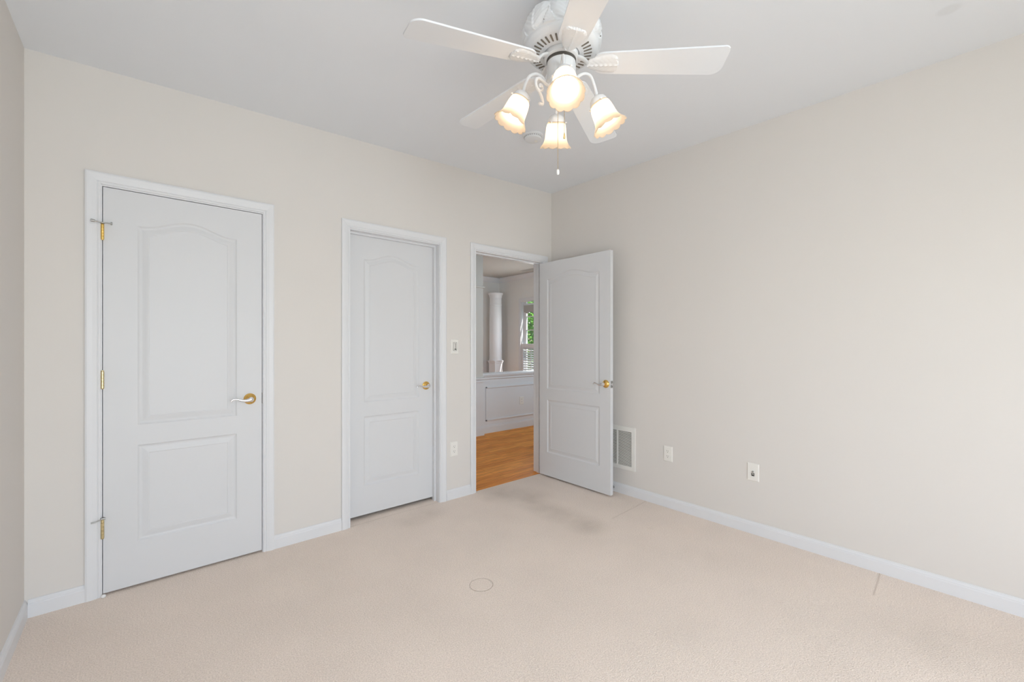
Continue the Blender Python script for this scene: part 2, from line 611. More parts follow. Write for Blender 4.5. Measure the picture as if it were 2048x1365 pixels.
def baseboard(name, axis, a, b, at, sgn, label=None):
    """axis 'x': runs along X from a to b on plane y=at, protruding sgn*Y"""
    bm = B()
    ra, rb = [], []
    for (d, z) in BP:
        if axis == 'x':
            ra.append(bm.verts.new((a, at + sgn * d, z))); rb.append(bm.verts.new((b, at + sgn * d, z)))
        else:
            ra.append(bm.verts.new((at + sgn * d, a, z))); rb.append(bm.verts.new((at + sgn * d, b, z)))
    n = len(BP)
    for i in range(n):
        j = (i + 1) % n
        bm.faces.new((ra[i], ra[j], rb[j], rb[i]))
    bm.faces.new(ra); bm.faces.new(rb[::-1])
    return struct(name, bm, M['white'], label)


baseboard('baseboard_far', 'x', XL + 0.0125, -3.2734, 0.0, -1, 'white baseboard in the left corner before the first door')
baseboard('baseboard_far', 'x', -2.4520, -2.0435, 0.0, -1, 'white baseboard between the two closed doors')
baseboard('baseboard_far', 'x', -1.2153, -0.9803, 0.0, -1, 'short white baseboard under the switch and outlet')
baseboard('baseboard_far', 'x', -0.0605, -0.0125, 0.0, -1, 'sliver of white baseboard behind the open door')
baseboard('baseboard_left', 'y', YB, 0.0, XL, 1, 'white baseboard along the left wall')
baseboard('baseboard_right', 'y', YB, 0.0, 0.0, -1, 'long white baseboard along the right wall')

# ------------------------------------------------------------------ door casings and jambs
CP = [(0, 0), (0, 0.0075), (0.004, 0.0095), (0.009, 0.0095), (0.012, 0.0075), (0.015, 0.0105), (0.030, 0.0145), (0.044, 0.0165), (0.050, 0.0165), (0.057, 0.0135), (0.057, 0)]


def casing(name, d, label, stop_y=None, face=-1, y=0.0):
    bm = B()
    xl, xr, zt = d['xl'] - 0.004, d['xr'] + 0.004, d['zt'] + 0.007
    cols = []
    for (u, p) in CP:
        cols.append([bm.verts.new(c) for c in ((xl - u, y + face * p, 0), (xl - u, y + face * p, zt + u), (xr + u, y + face * p, zt + u), (xr + u, y + face * p, 0))])
    n = len(CP)
    for i in range(n):
        j = (i + 1) % n
        for k in range(3):
            bm.faces.new((cols[i][k], cols[i][k + 1], cols[j][k + 1], cols[j][k]))
    bm.faces.new([c[0] for c in cols]); bm.faces.new([c[3] for c in cols][::-1])
    o = struct(name, bm, M['white'], label)
    if face > 0:
        return o
    bm = B()
    for (a, b_, c, e) in ((d['xl'] - JT, d['xl'], 0, d['zt'] + JT), (d['xr'], d['xr'] + JT, 0, d['zt'] + JT), (d['xl'], d['xr'], d['zt'], d['zt'] + JT)):
        add_box(bm, a, b_, 0.0, WT, c, e)
    if stop_y:
        s0, s1 = stop_y
        for (a, b_, c, e) in ((d['xl'], d['xl'] + 0.0115, 0, d['zt'] - 0.0115), (d['xr'] - 0.0115, d['xr'], 0, d['zt'] - 0.0115), (d['xl'], d['xr'], d['zt'] - 0.0115, d['zt'])):
            add_box(bm, a, b_, s0, s1, c, e)
    obj('jamb', bm, M['white'], o)
    return o


t1 = casing('trim_1', D1, 'white moulded casing around the closed door at far left', (0.040, 0.072))
t2 = casing('trim_2', D2, 'white moulded casing around the middle closed door', (0.054, 0.085))
t3 = casing('trim_3', D3, 'white moulded casing around the open doorway', (0.040, 0.072))
casing('trim_4', D3, 'white casing on the hall side of the doorway', None, 1, WT)


# ------------------------------------------------------------------ doors
def panel_outline(x0, x1, z0, z1, rise=0.0, d=0.0):
    """panel outline inset by d; the arched head is the same curve moved down by d"""
    P = [(x0 + d, z0 + d), (x1 - d, z0 + d)]
    if not rise:
        return P + [(x1 - d, z1 - d), (x0 + d, z1 - d)]
    N = 40
    for i in range(N + 1):
        x = (x1 - d) + (x0 - x1 + 2 * d) * i / N
        t = (x - x0) / (x1 - x0)
        q = min(1, max(0, (t - 0.05) / 0.90))
        P.append((x, z1 - d + rise * (0.5 - 0.5 * cos(2 * pi * q)) ** 0.95))
    return P


PROF = [(0.003, 0.0025), (0.008, 0.0058), (0.014, 0.0072), (0.019, 0.0068), (0.034, 0.0030), (0.043, 0.0014), (0.0455, 0.0016), (0.0475, 0.0034)]


def leaf_mesh(w, z0, z1, panels, th=0.035):
    """door leaf, x 0..w, front face at y=0 (facing -y), back at y=th, moulded both sides"""
    bm = B()
    sides = []
    for (y, s) in ((0.0, 1), (th, -1)):
        outer = [bm.verts.new((x, y, z)) for x, z in ((0, z0), (w, z0), (w, z1), (0, z1))]
        sides.append(outer)
        eds = [bm.edges.new((outer[i], outer[(i + 1) % 4])) for i in range(4)]
        for spec in panels:
            P = panel_outline(*spec)
            lp = [bm.verts.new((x, y, z)) for x, z in P]
            eds += [bm.edges.new((lp[i], lp[(i + 1) % len(lp)])) for i in range(len(lp))]
            prev = lp
            for (ins, dep) in PROF:
                Q = panel_outline(*spec, d=ins)
                cur = [bm.verts.new((x, y + s * dep, z)) for x, z in Q]
                for i in range(len(P)):
                    j = (i + 1) % len(P)
                    bm.faces.new((prev[i], prev[j], cur[j], cur[i]))
                prev = cur
            bm.faces.new(prev)
        bmesh.ops.triangle_fill(bm, use_beauty=True, use_dissolve=False, edges=eds)
    A, C = sides
    for i in range(4):
        j = (i + 1) % 4
        bm.faces.new((A[i], A[j], C[j], C[i]))
    return bm


def door_leaf(name, w, z0, z1, stile_l, stile_r, label):
    pans = [(stile_l, w - stile_r, 0.837, 1.869, 0.052), (stile_l, w - stile_r, 0.235, 0.733, 0.0)]
    bm = leaf_mesh(w, z0, z1, pans)
    o = struct(name, bm, M['doorpaint'], label)
    return o


def handle(parent, x, z, out=-1, y=0.0, direction=-1, lever_mat='chrome', rose_mat='brass', label=None):
    """lever handle on a leaf: rose then lever pointing along direction in local X"""
    R = Matrix.Translation((x, y, z)) @ Matrix.Rotation(radians(90) * (1 if out < 0 else -1), 4, 'X')
    bm = B()
    add_lathe(bm, [(0.0325, 0.0), (0.0325, 0.003), (0.0305, 0.0055), (0.028, 0.0062), (0.0265, 0.0085), (0.021, 0.0125), (0.0165, 0.0150), (0.0125, 0.0180), (0.0115, 0.030), (0.0125, 0.034)], 40, R)
    h = obj('door_handle', bm, M[rose_mat], parent, 'angle')
    bm = B()
    o_ = out
    pts = [(0.006, 0.040, 0.004), (0, 0.043, 0.0), (-0.016, 0.044, -0.004), (-0.036, 0.045, -0.005), (-0.056, 0.045, 0.001), (-0.074, 0.044, 0.006), (-0.088, 0.043, 0.006), (-0.097, 0.043, 0.000), (-0.099, 0.043, -0.005)]
    if direction > 0:
        pts = [(-a, b_, c) for a, b_, c in pts]
    pts = [(x + a, y + o_ * b_, z + c) for a, b_, c in pts]
    rr = [0.010, 0.0125, 0.0105, 0.0080, 0.0058, 0.0048, 0.0045, 0.0045, 0.0042]
    sp = spline(pts, 5)
    rad = []
    for i in range(len(rr) - 1):
        for k in range(5):
            rad.append(rr[i] + (rr[i + 1] - rr[i]) * k / 5)
    rad.append(rr[-1])
    add_tube(bm, sp, rad, 12)
    add_lathe(bm, [(0.0125, 0.030), (0.0140, 0.036), (0.0140, 0.046), (0.0105, 0.0515), (0.004, 0.0535)], 28, R)
    lv = obj('lever', bm, M[lever_mat], h, 'angle')
    lv['label'] = 'silver lever with a curled tip'
    return h


def hinge(parent, x, y, z0, z1, mat, label=None, stop=None):
    bm = B()
    n = 5
    dz = (z1 - z0) / n
    for k in range(n):
        T = Matrix.Translation((x, y, z0 + k * dz))
        add_lathe(bm, [(0.0058, 0.0004), (0.0066, 0.0012), (0.0066, dz - 0.0012), (0.0058, dz - 0.0004)], 16, T)
    T = Matrix.Translation((x, y, 0))
    add_lathe(bm, [(0.0042, z1), (0.0062, z1 + 0.001), (0.0058, z1 + 0.004), (0.002, z1 + 0.0055)], 16, T)
    add_lathe(bm, [(0.002, z0 - 0.004), (0.0055, z0 - 0.003), (0.0062, z0)], 16, T)
    add_box(bm, x - 0.001, x + 0.001, y, y + 0.030, z0, z1)
    h = obj('hinge', bm, mat, parent, 'angle')
    if label: h['label'] = label
    return h


# door 1, closed at far left, hinged left
x0 = D1['xl'] + 0.0030
d1 = door_leaf('door_1', D1['xr'] - D1['xl'] - 0.006, 0.012, 2.0405, 0.130, 0.128, 'white two panel arched closed door at far left with three brass hinges')
d1.location = (x0, 0.002, 0)
handle(d1, -2.5775 - x0, 0.9310)
hs = []
for (z0_, z1_, mt, lb) in ((1.7765, 1.849, 'brassbright', 'bright gold top hinge'), (1.036, 1.121, 'brasspale', 'pale brass middle hinge'), (0.292, 0.388, 'brasspale', 'dull brass bottom hinge')):
    hs.append(hinge(d1, -0.0015, -0.0125, z0_, z1_, M[mt], lb))


def hinge_stop(parent, x, y, z, dropped=False):
    bm = B()
    if not dropped:
        add_tube(bm, [(x - 0.026, y - 0.020, z + 0.002), (x - 0.002, y - 0.012, z + 0.001), (x + 0.034, y - 0.018, z - 0.001)], 0.0028, 10)
        add_tube(bm, [(x - 0.041, y - 0.023, z + 0.002), (x - 0.026, y - 0.020, z + 0.002)], 0.0062, 12)
        add_tube(bm, [(x + 0.031, y - 0.018, z - 0.001), (x + 0.036, y - 0.0185, z - 0.001)], 0.0075, 12)
    else:
        add_tube(bm, [(x - 0.040, y - 0.022, z - 0.008), (x - 0.024, y - 0.020, z - 0.008), (x - 0.004, y - 0.014, z - 0.002)], [0.0042, 0.003, 0.0026], 10)
        add_tube(bm, [(x - 0.004, y - 0.012, z), (x + 0.012, y - 0.012, z)], 0.0050, 10)
    add_tube(bm, [(x, y, z - 0.003), (x, y, z + 0.003)], 0.008, 16)
    s = obj('hinge_pin_stop', bm, M['steel'], parent, 'angle')
    s['label'] = 'grey steel hinge pin door stop'
    return s


hinge_stop(hs[0], -0.0015, -0.0125, 1.857)
hinge_stop(hs[2], -0.0015, -0.0125, 0.392, True)
bm = B(); add_box(bm, D1['xr'] - x0 - 0.0032, D1['xr'] - x0 - 0.0004, -0.0010, 0.020, 0.898, 0.962)
obj('latch_plate', bm, M['dark'], d1)

# door 2, closed in the middle, opens away: recessed behind its stops
x0 = D2['xl'] + 0.0035
d2 = door_leaf('door_2', D2['xr'] - D2['xl'] - 0.007, 0.026, 2.0405, 0.125, 0.128, 'white two panel arched closed door set back in the middle doorway')
d2.location = (x0, 0.086, 0)
handle(d2, -1.3475 - x0, 0.9265)

# door 3, open against the right wall; leaf local +x runs towards the room (-Y)
d3 = door_leaf('door_3', 0.820, 0.0155, 2.029, 0.099, 0.111, 'white two panel arched door standing open near the right wall')
d3.location = (-0.165, -0.0055, 0)
d3.rotation_euler = (0, 0, radians(-90))
handle(d3, 0.775, 0.928)
handle(d3, 0.775, 0.928, out=1, y=0.035)
bm = B(); add_box(bm, 0.8198, 0.8212, 0.004, 0.031, 0.896, 0.955)
lp = obj('latch_plate', bm, M['steel'], d3)
bm = B()
add_box(bm, 0.8205, 0.8320, 0.011, 0.024, 0.916, 0.936, 0.003)
obj('latch_bolt', bm, M['chrome'], lp)
for z0_ in (0.29, 1.04, 1.77):
    hinge(d3, -0.004, 0.0415, z0_, z0_ + 0.09, M['brasspale'])


# ------------------------------------------------------------------ small wall fittings
def plate_box(bm, w, h, t=0.006):
    """rounded-edge cover plate in local X-Z facing -Y, centre at origin"""
    a = [bm.verts.new((sx * w / 2, 0, sz * h / 2)) for sx, sz in ((-1, -1), (1, -1), (1, 1), (-1, 1))]
    b_ = [bm.verts.new((sx * w / 2, -t * 0.45, sz * h / 2)) for sx, sz in ((-1, -1), (1, -1), (1, 1), (-1, 1))]
    c = [bm.verts.new((sx * (w / 2 - 0.004), -t, sz * (h / 2 - 0.004))) for sx, sz in ((-1, -1), (1, -1), (1, 1), (-1, 1))]
    for P, Q in ((a, b_), (b_, c)):
        for i in range(4):
            j = (i + 1) % 4
            bm.faces.new((P[i], P[j], Q[j], Q[i]))
    bm.faces.new(a[::-1]); bm.faces.new(c)


def screw(parent, x, z, y=-0.006):
    bm = B()
    add_lathe(bm, [(0.0032, 0), (0.003, 0.0009), (0.0015, 0.0014)], 14, Matrix.Translation((x, y, z)) @ Matrix.Rotation(radians(90), 4, 'X'))
    add_box(bm, x - 0.0026, x + 0.0026, y - 0.0017, y - 0.0005, z - 0.0004, z + 0.0004)
    obj('screw', bm, M['plate'], parent)


def outlet(loc, rz, label, w=0.072, h=0.117):
    r = empty('wall_outlet', loc, rz)
    tag(r, label, 'outlet', 'duplex wall outlets')
    bm = B(); plate_box(bm, w, h)
    obj('cover_plate', bm, M['plate'], r)
    for s in (-1, 1):
        bm = B()
        zc = s * 0.0195
        prof = []
        N = 28
        for i in range(N):
            a = 2 * pi * i / N
            prof.append((0.0165 * cos(a), max(-0.0135, min(0.0135, 0.0165 * sin(a)))))
        v0 = [bm.verts.new((x, -0.005, zc + z)) for x, z in prof]
        v1 = [bm.verts.new((x, -0.0072, zc + z)) for x, z in prof]
        v2 = [bm.verts.new((x * 0.94, -0.0078, zc + z * 0.94)) for x, z in prof]
        for P, Q in ((v0, v1), (v1, v2)):
            for i in range(N):
                j = (i + 1) % N
                bm.faces.new((P[i], P[j], Q[j], Q[i]))
        bm.faces.new(v2); bm.faces.new(v0[::-1])
        rc = obj('receptacle', bm, M['plate'], r)
        bm = B()
        add_box(bm, -0.0074, -0.0052, -0.0081, -0.0074, zc - 0.0005, zc + 0.0085)
        add_box(bm, 0.0052, 0.0072, -0.0081, -0.0074, zc + 0.0005, zc + 0.0080)
        add_lathe(bm, [(0.0027, 0), (0.0027, 0.0004)], 14, Matrix.Translation((0, -0.0077, zc - 0.0068)) @ Matrix.Rotation(radians(90), 4, 'X'))
        sl = obj('socket_slots', bm, M['slot'], rc)
        sl['label'] = 'dark plug slots'
    screw(r, 0, 0)
    return r


outlet((-1.140, 0.0, 0.4035), 0, 'almond outlet low on the strip of wall left of the open doorway')
outlet((0.0, -1.2415, 0.4125), radians(90 - 180), 'almond outlet on the right wall, just right of the white vent grille')

# light switch between door 2 and the doorway
sw = empty('light_switch', (-1.134, 0.0, 1.2375))
tag(sw, 'almond slide light switch on the wall strip left of the open doorway', 'light switch')
bm = B(); plate_box(bm, 0.072, 0.118)
obj('cover_plate', bm, M['plate'], sw)
bm = B()
for (a, b_, c, d_) in ((-0.0165, 0.0165, 0.0315, 0.0335), (-0.0165, 0.0165, -0.0335, -0.0315), (-0.0165, -0.0145, -0.0315, 0.0315), (0.0145, 0.0165, -0.0315, 0.0315)):
    add_box(bm, a, b_, -0.0075, -0.0055, c, d_)
f_ = obj('dimmer_frame', bm, M['slot'], sw)
f_['label'] = 'dark outline around the switch'
bm = B(); add_box(bm, -0.0045, 0.0050, -0.0068, -0.0058, -0.022, 0.026)
obj('slide_track', bm, M['slot'], sw)
bm = B(); add_box(bm, -0.010, -0.0005, -0.0085, -0.0058, -0.0265, 0.024, 0.001)
obj('paddle', bm, M['plate'], sw)
bm = B(); add_box(bm, -0.0060, 0.0095, -0.0110, -0.0058, -0.0260, -0.0195, 0.001)
k_ = obj('slide_knob', bm, M['dark'], sw)
k_['label'] = 'small black slide knob'
screw(sw, 0, 0.050); screw(sw, 0, -0.050)

# cable / phone plate on the right wall
cp = empty('cable_wall_plate', (0.0, -1.8475, 0.4075), radians(-90))
tag(cp, 'almond wall plate with a phone jack and round cable port, on the right wall', 'wall plate')
bm = B(); plate_box(bm, 0.072, 0.116)
obj('cover_plate', bm, M['plate'], cp)
bm = B()
add_lathe(bm, [(0.0062, 0), (0.0062, 0.004), (0.0048, 0.005), (0.0048, 0.011), (0.0026, 0.0115)], 18, Matrix.Translation((0.001, -0.0055, 0.0045)) @ Matrix.Rotation(radians(90), 4, 'X'))
obj('cable_port', bm, M['steel'], cp, 'angle')
bm = B()
for (a, b_, c, d_) in ((-0.0085, 0.0085, -0.0085, -0.0060), (-0.0085, 0.0085, -0.0245, -0.0220), (-0.0085, -0.0060, -0.0220, -0.0085), (0.0060, 0.0085, -0.0220, -0.0085)):
    add_box(bm, a, b_, -0.0085, -0.0055, c, d_)
add_box(bm, -0.003, 0.003, -0.0075, -0.0055, -0.0220, -0.0150)
j_ = obj('phone_jack', bm, M['dark'], cp)
j_['label'] = 'black square phone jack'
screw(cp, 0, 0.0405); screw(cp, 0, -0.0415)

# return air grille behind the open door
gr = empty('vent_grille', (0.0, -0.7545, 0.2075), radians(-90))
tag(gr, 'white louvred return air grille low on the right wall behind the open door', 'vent grille')
gw, gz = 0.199, 0.359           # half width, height
bm = B()
for (a, b_, c, d_) in ((-gw, gw, 0.0, 0.034), (-gw, gw, gz - 0.040, gz), (-gw, -gw + 0.034, 0.034, gz - 0.040), (gw - 0.034, gw, 0.034, gz - 0.040)):
    add_box(bm, a, b_, -0.008, 0, c, d_)
obj('frame', bm, M['grille'], gr)
bm = B()
for x in (-0.062, 0.026):
    add_box(bm, x - 0.006, x + 0.006, -0.0085, -0.001, 0.034, gz - 0.040)
obj('mullion', bm, M['grille'], gr)
bm = B()
N = 27
zz0, zz1 = 0.036, gz - 0.042
for i in range(N):
    z = zz0 + (zz1 - zz0) * (i + 0.5) / N
    p = (zz1 - zz0) / N
    v = [bm.verts.new(c) for c in ((-gw + 0.034, -0.0075, z - p * 0.34), (gw - 0.034, -0.0075, z - p * 0.34), (gw - 0.034, -0.0010, z + p * 0.12), (-gw + 0.034, -0.0010, z + p * 0.12),
                                   (-gw + 0.034, -0.0062, z - p * 0.42), (gw - 0.034, -0.0062, z - p * 0.42), (gw - 0.034, -0.0004, z + p * 0.02), (-gw + 0.034, -0.0004, z + p * 0.02))]
    for q in ((0, 1, 2, 3), (7, 6, 5, 4), (0, 4, 5, 1), (3, 2, 6, 7), (0, 3, 7, 4), (1, 5, 6, 2)):
        bm.faces.new([v[k] for k in q])
obj('louvres', bm, M['grille'], gr)
bm = B(); add_box(bm, -gw + 0.032, gw - 0.032, -0.0004, 0.0, 0.032, gz - 0.038)
obj('backing', bm, M['duct'], gr)
for z in (0.012, gz - 0.012):
    bm = B(); add_lathe(bm, [(0.004, 0), (0.0035, 0.0012)], 12, Matrix.Translation((gw - 0.030, -0.008, z)) @ Matrix.Rotation(radians(90), 4, 'X'))
    obj('screw', bm, M['grille'], gr)

# spring door stop on the right baseboard, only its black tip shows past the door
ds = empty('door_stop', (-0.0125, -0.745, 0.036))
tag(ds, 'black tipped spring door stop on the baseboard at the open door', 'door stop')
bm = B()
coil = []
for i in range(121):
    t = i / 120
    a = t * 2 * pi * 10
    r = 0.0062 - 0.002 * t
    coil.append((-0.004 - 0.062 * t, r * cos(a), r * sin(a)))
add_tube(bm, coil, 0.0011, 6)
obj('spring', bm, M['steel'], ds)
bm = B(); add_lathe(bm, [(0.011, 0), (0.011, 0.003), (0.007, 0.005)], 18, Matrix.Rotation(radians(-90), 4, 'Y'))
obj('base', bm, M['steel'], ds)
bm = B(); add_lathe(bm, [(0.0065, 0.062), (0.0085, 0.064), (0.0085, 0.074), (0.0060, 0.077)], 18, Matrix.Rotation(radians(-90), 4, 'Y'))
obj('rubber_tip', bm, M['rubber'], ds, 'angle')

# small white rubber bumper at the foot of door 1
bm = B()
add_lathe(bm, [(0.004, 0), (0.0085, 0.0015), (0.0100, 0.006), (0.0090, 0.011), (0.0050, 0.0145), (0.001, 0.0155)], 20)
o = obj('floor_bumper', bm, M['whiterubber'], None, True)
o.location = (-3.2085, -0.018, 0.0)
tag(o, 'tiny white rubber bumper on the carpet at the hinge foot of the leftmost door', 'bumper')

# smoke detector on the ceiling, seen behind the lamp shades
sx, sy = -1.0335, -0.8181
sd = empty('smoke_detector', (sx, sy, ceil_z(sx, sy)))
tag(sd, 'round white smoke detector on the ceiling behind the fan lamps', 'smoke detector')
bm = B(); add_lathe(bm, [(0.070, 0.004), (0.070, -0.010), (0.066, -0.013)], 40)
obj('base', bm, M['fan'], sd, 'angle')
bm = B(); add_lathe(bm, [(0.060, -0.012), (0.060, -0.024), (0.056, -0.031), (0.045, -0.0345), (0.030, -0.036), (0.012, -0.037)], 40)
obj('cover', bm, M['fan'], sd, 'angle')
bm = B()
for i in range(26):
    a = 2 * pi * i / 26
    T = Matrix.Rotation(a, 4, 'Z')
    vs = add_box(bm, 0.0595, 0.0606, -0.0045, 0.0045, -0.022, -0.015)
    bmesh.ops.transform(bm, matrix=T, verts=vs)
obj('vent_slots', bm, M['softslot'], sd)
bm = B(); add_lathe(bm, [(0.012, -0.037), (0.011, -0.0392), (0.004, -0.0398)], 20, Matrix.Translation((0.018, -0.010, 0)))
obj('test_button', bm, M['plate'], sd, 'angle')

# ------------------------------------------------------------------ ceiling fan
FX, FY = -1.8358, -1.8144
FZ = ceil_z(FX, FY)                # 2.641
fan = empty('ceiling_fan', (FX, FY, FZ))
tag(fan, 'white five blade ceiling fan with four lit bell shaped glass shades', 'ceiling fan')


def L(z):
    return z - FZ


bm = B()
add_lathe(bm, [(0.078, 0.006), (0.078, -0.012), (0.072, -0.030), (0.062, -0.048), (0.060, L(2.53)), (0.060, L(2.505))], 48)
obj('canopy', bm, M['fan'], fan, 'angle')

# motor housing: dome with a band of embossed leaves
hp = [(0.062, 2.527), (0.075, 2.5265), (0.092, 2.522), (0.110, 2.513), (0.125, 2.500), (0.137, 2.483), (0.145, 2.463), (0.149, 2.445), (0.150, 2.430), (0.148, 2.418), (0.145, 2.411), (0.1415, 2.408)]
dense = []
for (a, b_) in zip(hp, hp[1:]):
    for k in range(5):
        t = k / 5
        dense.append((a[0] + (b_[0] - a[0]) * t, a[1] + (b_[1] - a[1]) * t))
dense.append(hp[-1])
KM = len(dense)


def leafmod(r, z, a, k):
    u = k / (KM - 1)                       # 0 at the crown, 1 at the rim
    if not 0.12 < u < 0.95:
        return r, L(z)
    n = 7
    ph = (a / (2 * pi) * n) % 1.0 - 0.5    # across one leaf
    v = (u - 0.12) / 0.83                  # along it
    half = 0.50 * sin(pi * min(1, v * 1.05)) ** 0.7 * (0.86 + 0.14 * abs(sin(v * 13)))
    d = 0.0
    if abs(ph) < half:
        edge = 1 - abs(ph) / half
        d = 0.0050 * min(1, edge * 3)
        rib = (v * 9 + abs(ph) * 7) % 1.0
        d += 0.0022 * (abs(rib - 0.5) * 2) * (1 - v * 0.3)
        if abs(ph) < 0.035:
            d += 0.0020
    ph2 = ((a / (2 * pi) * n) + 0.5) % 1.0 - 0.5
    if v > 0.45 and abs(ph2) < 0.20 * (v - 0.45) / 0.55 and d == 0.0:
        d = 0.0030 + 0.0015 * (abs(((v * 10 + abs(ph2) * 8) % 1) - 0.5) * 2)
    return r + d * 1.35, L(z) + d * 0.8 * (1 - u)


bm = B()
add_lathe(bm, dense, 280, mod=leafmod, cap1=False)
nf = len(bm.faces)
# small dark piercings between the moulded leaves
for i in range(28):
    a = 2 * pi * (i + 0.5 * (i % 2)) / 28
    vs = add_box(bm, 0.1450, 0.1522, -0.0035, 0.0035, L(2.4175), L(2.4235))
    bmesh.ops.transform(bm, matrix=Matrix.Rotation(a, 4, 'Z'), verts=vs)
for i in range(14):
    a = 2 * pi * i / 14
    vs = add_box(bm, 0.1000, 0.1040, -0.0022, 0.0022, L(2.5165), L(2.5200))
    bmesh.ops.transform(bm, matrix=Matrix.Rotation(a, 4, 'Z'), verts=vs)
bm.faces.ensure_lookup_table()
for f_ in list(bm.faces)[nf:]:
    f_.material_index = 1
mh = obj('motor_housing', bm, M['fan'], fan, 'angle')
mh.data.materials.append(M['fanslot'])
bm = B()
add_lathe(bm, [(0.1415, L(2.410)), (0.1420, L(2.403)), (0.1380, L(2.397)), (0.1300, L(2.388)), (0.1230, L(2.3850)), (0.0800, L(2.3775)), (0.0700, L(2.3775)), (0.0660, L(2.388))], 72)
vp = obj('vent_plate', bm, M['fan'], fan, 'angle')
bm = B()
NS = 36
for i in range(NS):
    a = 2 * pi * (i + 0.3) / NS
    for (ra, rb, wd) in ((0.0880, 0.1160, 0.0030),):
        za, zb = L(2.3775) + (ra - 0.08) / 0.043 * 0.006 - 0.0006, L(2.3775) + (rb - 0.08) / 0.043 * 0.006 - 0.0006
        pts = []
        for (r, z, s) in ((ra, za, -1), (rb, zb, -1.15), (rb + 0.002, zb, 0), (rb, zb, 1.15), (ra, za, 1), (ra - 0.002, za, 0)):
            w = wd * s
            pts.append(Vector((r * cos(a) - w * sin(a), r * sin(a) + w * cos(a), z)))
        lo_ = [bm.verts.new(p) for p in pts]
        hi_ = [bm.verts.new(p + Vector((0, 0, 0.003))) for p in pts]
        bm.faces.new(lo_[::-1]); bm.faces.new(hi_)
        for k in range(6):
            j = (k + 1) % 6
            bm.faces.new((lo_[k], lo_[j], hi_[j], hi_[k]))
o = obj('vent_slots', bm, M['fanslot'], vp)
o['label'] = 'ring of dark vent slots'
bm = B()
add_lathe(bm, [(0.060, L(2.390)), (0.066, L(2.384)), (0.066, L(2.362)), (0.060, L(2.358)), (0.050, L(2.358))], 48)
obj('flywheel', bm, M['fan'], fan, 'angle')
bm = B()
add_lathe(bm, [(0.050, L(2.360)), (0.057, L(2.357)), (0.057, L(2.348)), (0.052, L(2.346))], 48)
o = obj('rotor_ring', bm, M['slot'], fan, 'angle')
o['label'] = 'dark gap ring under the motor'
bm = B()
add_lathe(bm, [(0.050, L(2.349)), (0.0555, L(2.346)), (0.0565, L(2.335)), (0.0555, L(2.285)), (0.0565, L(2.281)), (0.060, L(2.277)), (0.060, L(2.268)), (0.052, L(2.260)), (0.040, L(2.240)), (0.024, L(2.226)), (0.012, L(2.222)), (0.010, L(2.210)), (0.004, L(2.205))], 48)
obj('light_fitter', bm, M['fan'], fan, 'angle')

# blades: (angle, tip droop)
A0 = 308.76
RT = 0.600


def blade_mesh():
    bm = B()
    w0, w1 = 0.051, 0.065
    r0, r1 = 0.120, RT
    out = []
    # root, softly rounded
    for i in range(13):
        a = pi / 2 + pi * i / 12
        c_, s_ = cos(a), sin(a)
        out.append((r0 + 0.050 - 0.050 * abs(c_) ** 0.9, w0 * (1 if s_ > 0 else -1) * abs(s_) ** 0.9))
    # tip: one tight and one generous corner
    def corner(cx_, cy_, r, a0, a1, n):
        for i in range(n + 1):
            a = a0 + (a1 - a0) * i / n
            out.append((cx_ + r * cos(a), cy_ + r * sin(a)))
    corner(r1 - 0.018, -w1 + 0.018, 0.018, -pi / 2, 0, 8)
    corner(r1 - 0.046, w1 - 0.042, 0.042, 0, pi / 2, 10)
    lo_ = [bm.verts.new((x, y, -0.003)) for x, y in out]
    hi_ = [bm.verts.new((x, y, 0.003)) for x, y in out]
    n = len(out)
    bm.faces.new(lo_[::-1]); bm.faces.new(hi_)
    for i in range(n):
        j = (i + 1) % n
        bm.faces.new((lo_[i], lo_[j], hi_[j], hi_[i]))
    return bm


def iron_mesh():
    """blade iron: arm from the hub, then a leaf-shaped plate under the blade root"""
    bm = B()
    N = 26
    prev = None
    r0, r1 = 0.100, 0.214
    for i in range(N + 1):
        t = i / N
        x = r0 + (r1 - r0) * t
        if t < 0.12:
            h = 0.010 + 0.016 * (t / 0.12)
        else:
            s = (t - 0.12) / 0.88
            h = 0.024 + 0.018 * sin(min(1, s * 1.25) * pi / 2)
            if s > 0.80:
                h *= 1 - 0.35 * ((s - 0.80) / 0.20) ** 2
            h += 0.0022 * abs(sin(s * 11))
        row = []
        M_ = 14
        for k in range(M_ + 1):
            q = -1 + 2 * k / M_
            rib = abs(((t * 6.5 + abs(q) * 2.0) % 1) - 0.5) * 2
            dz = -0.0055 * (1 - q * q) ** 0.6 - 0.0024 * rib * (1 if abs(q) < 0.9 else 0)
            if abs(q) < 0.12: dz -= 0.0025
            row.append(bm.verts.new((x, q * h, -0.0035 + dz)))
        if prev:
            for k in range(M_):
                bm.faces.new((prev[k], prev[k + 1], row[k + 1], row[k]))
        else:
            first = row
        prev = row
    # thicken
    res = bmesh.ops.extrude_face_region(bm, geom=list(bm.faces))
    for v in [g for g in res['geom'] if isinstance(g, bmesh.types.BMVert)]:
        v.co.z = -0.0030
    # scalloped outer lip
    for k in range(7):
        q = -0.85 + 1.7 * k / 6
        add_lathe(bm, [(0.0065, -0.0032), (0.0062, -0.0068), (0.0035, -0.0095)], 12, Matrix.Translation((r1 - 0.002 - 0.010 * q * q, q * 0.032, 0)))
    return bm


def arm_mesh(mi):
    bm = B()
    pts = [Vector(p) for p in ((0.050, 0, L(2.368)), (0.070, 0, L(2.362)), (0.088, 0, L(2.352)))]
    pts.append(mi @ Vector((0.108, 0, -0.007)))
    sp = spline(pts, 6)
    add_tube(bm, sp, [0.0135] * len(sp), 12, 0.45)
    return bm


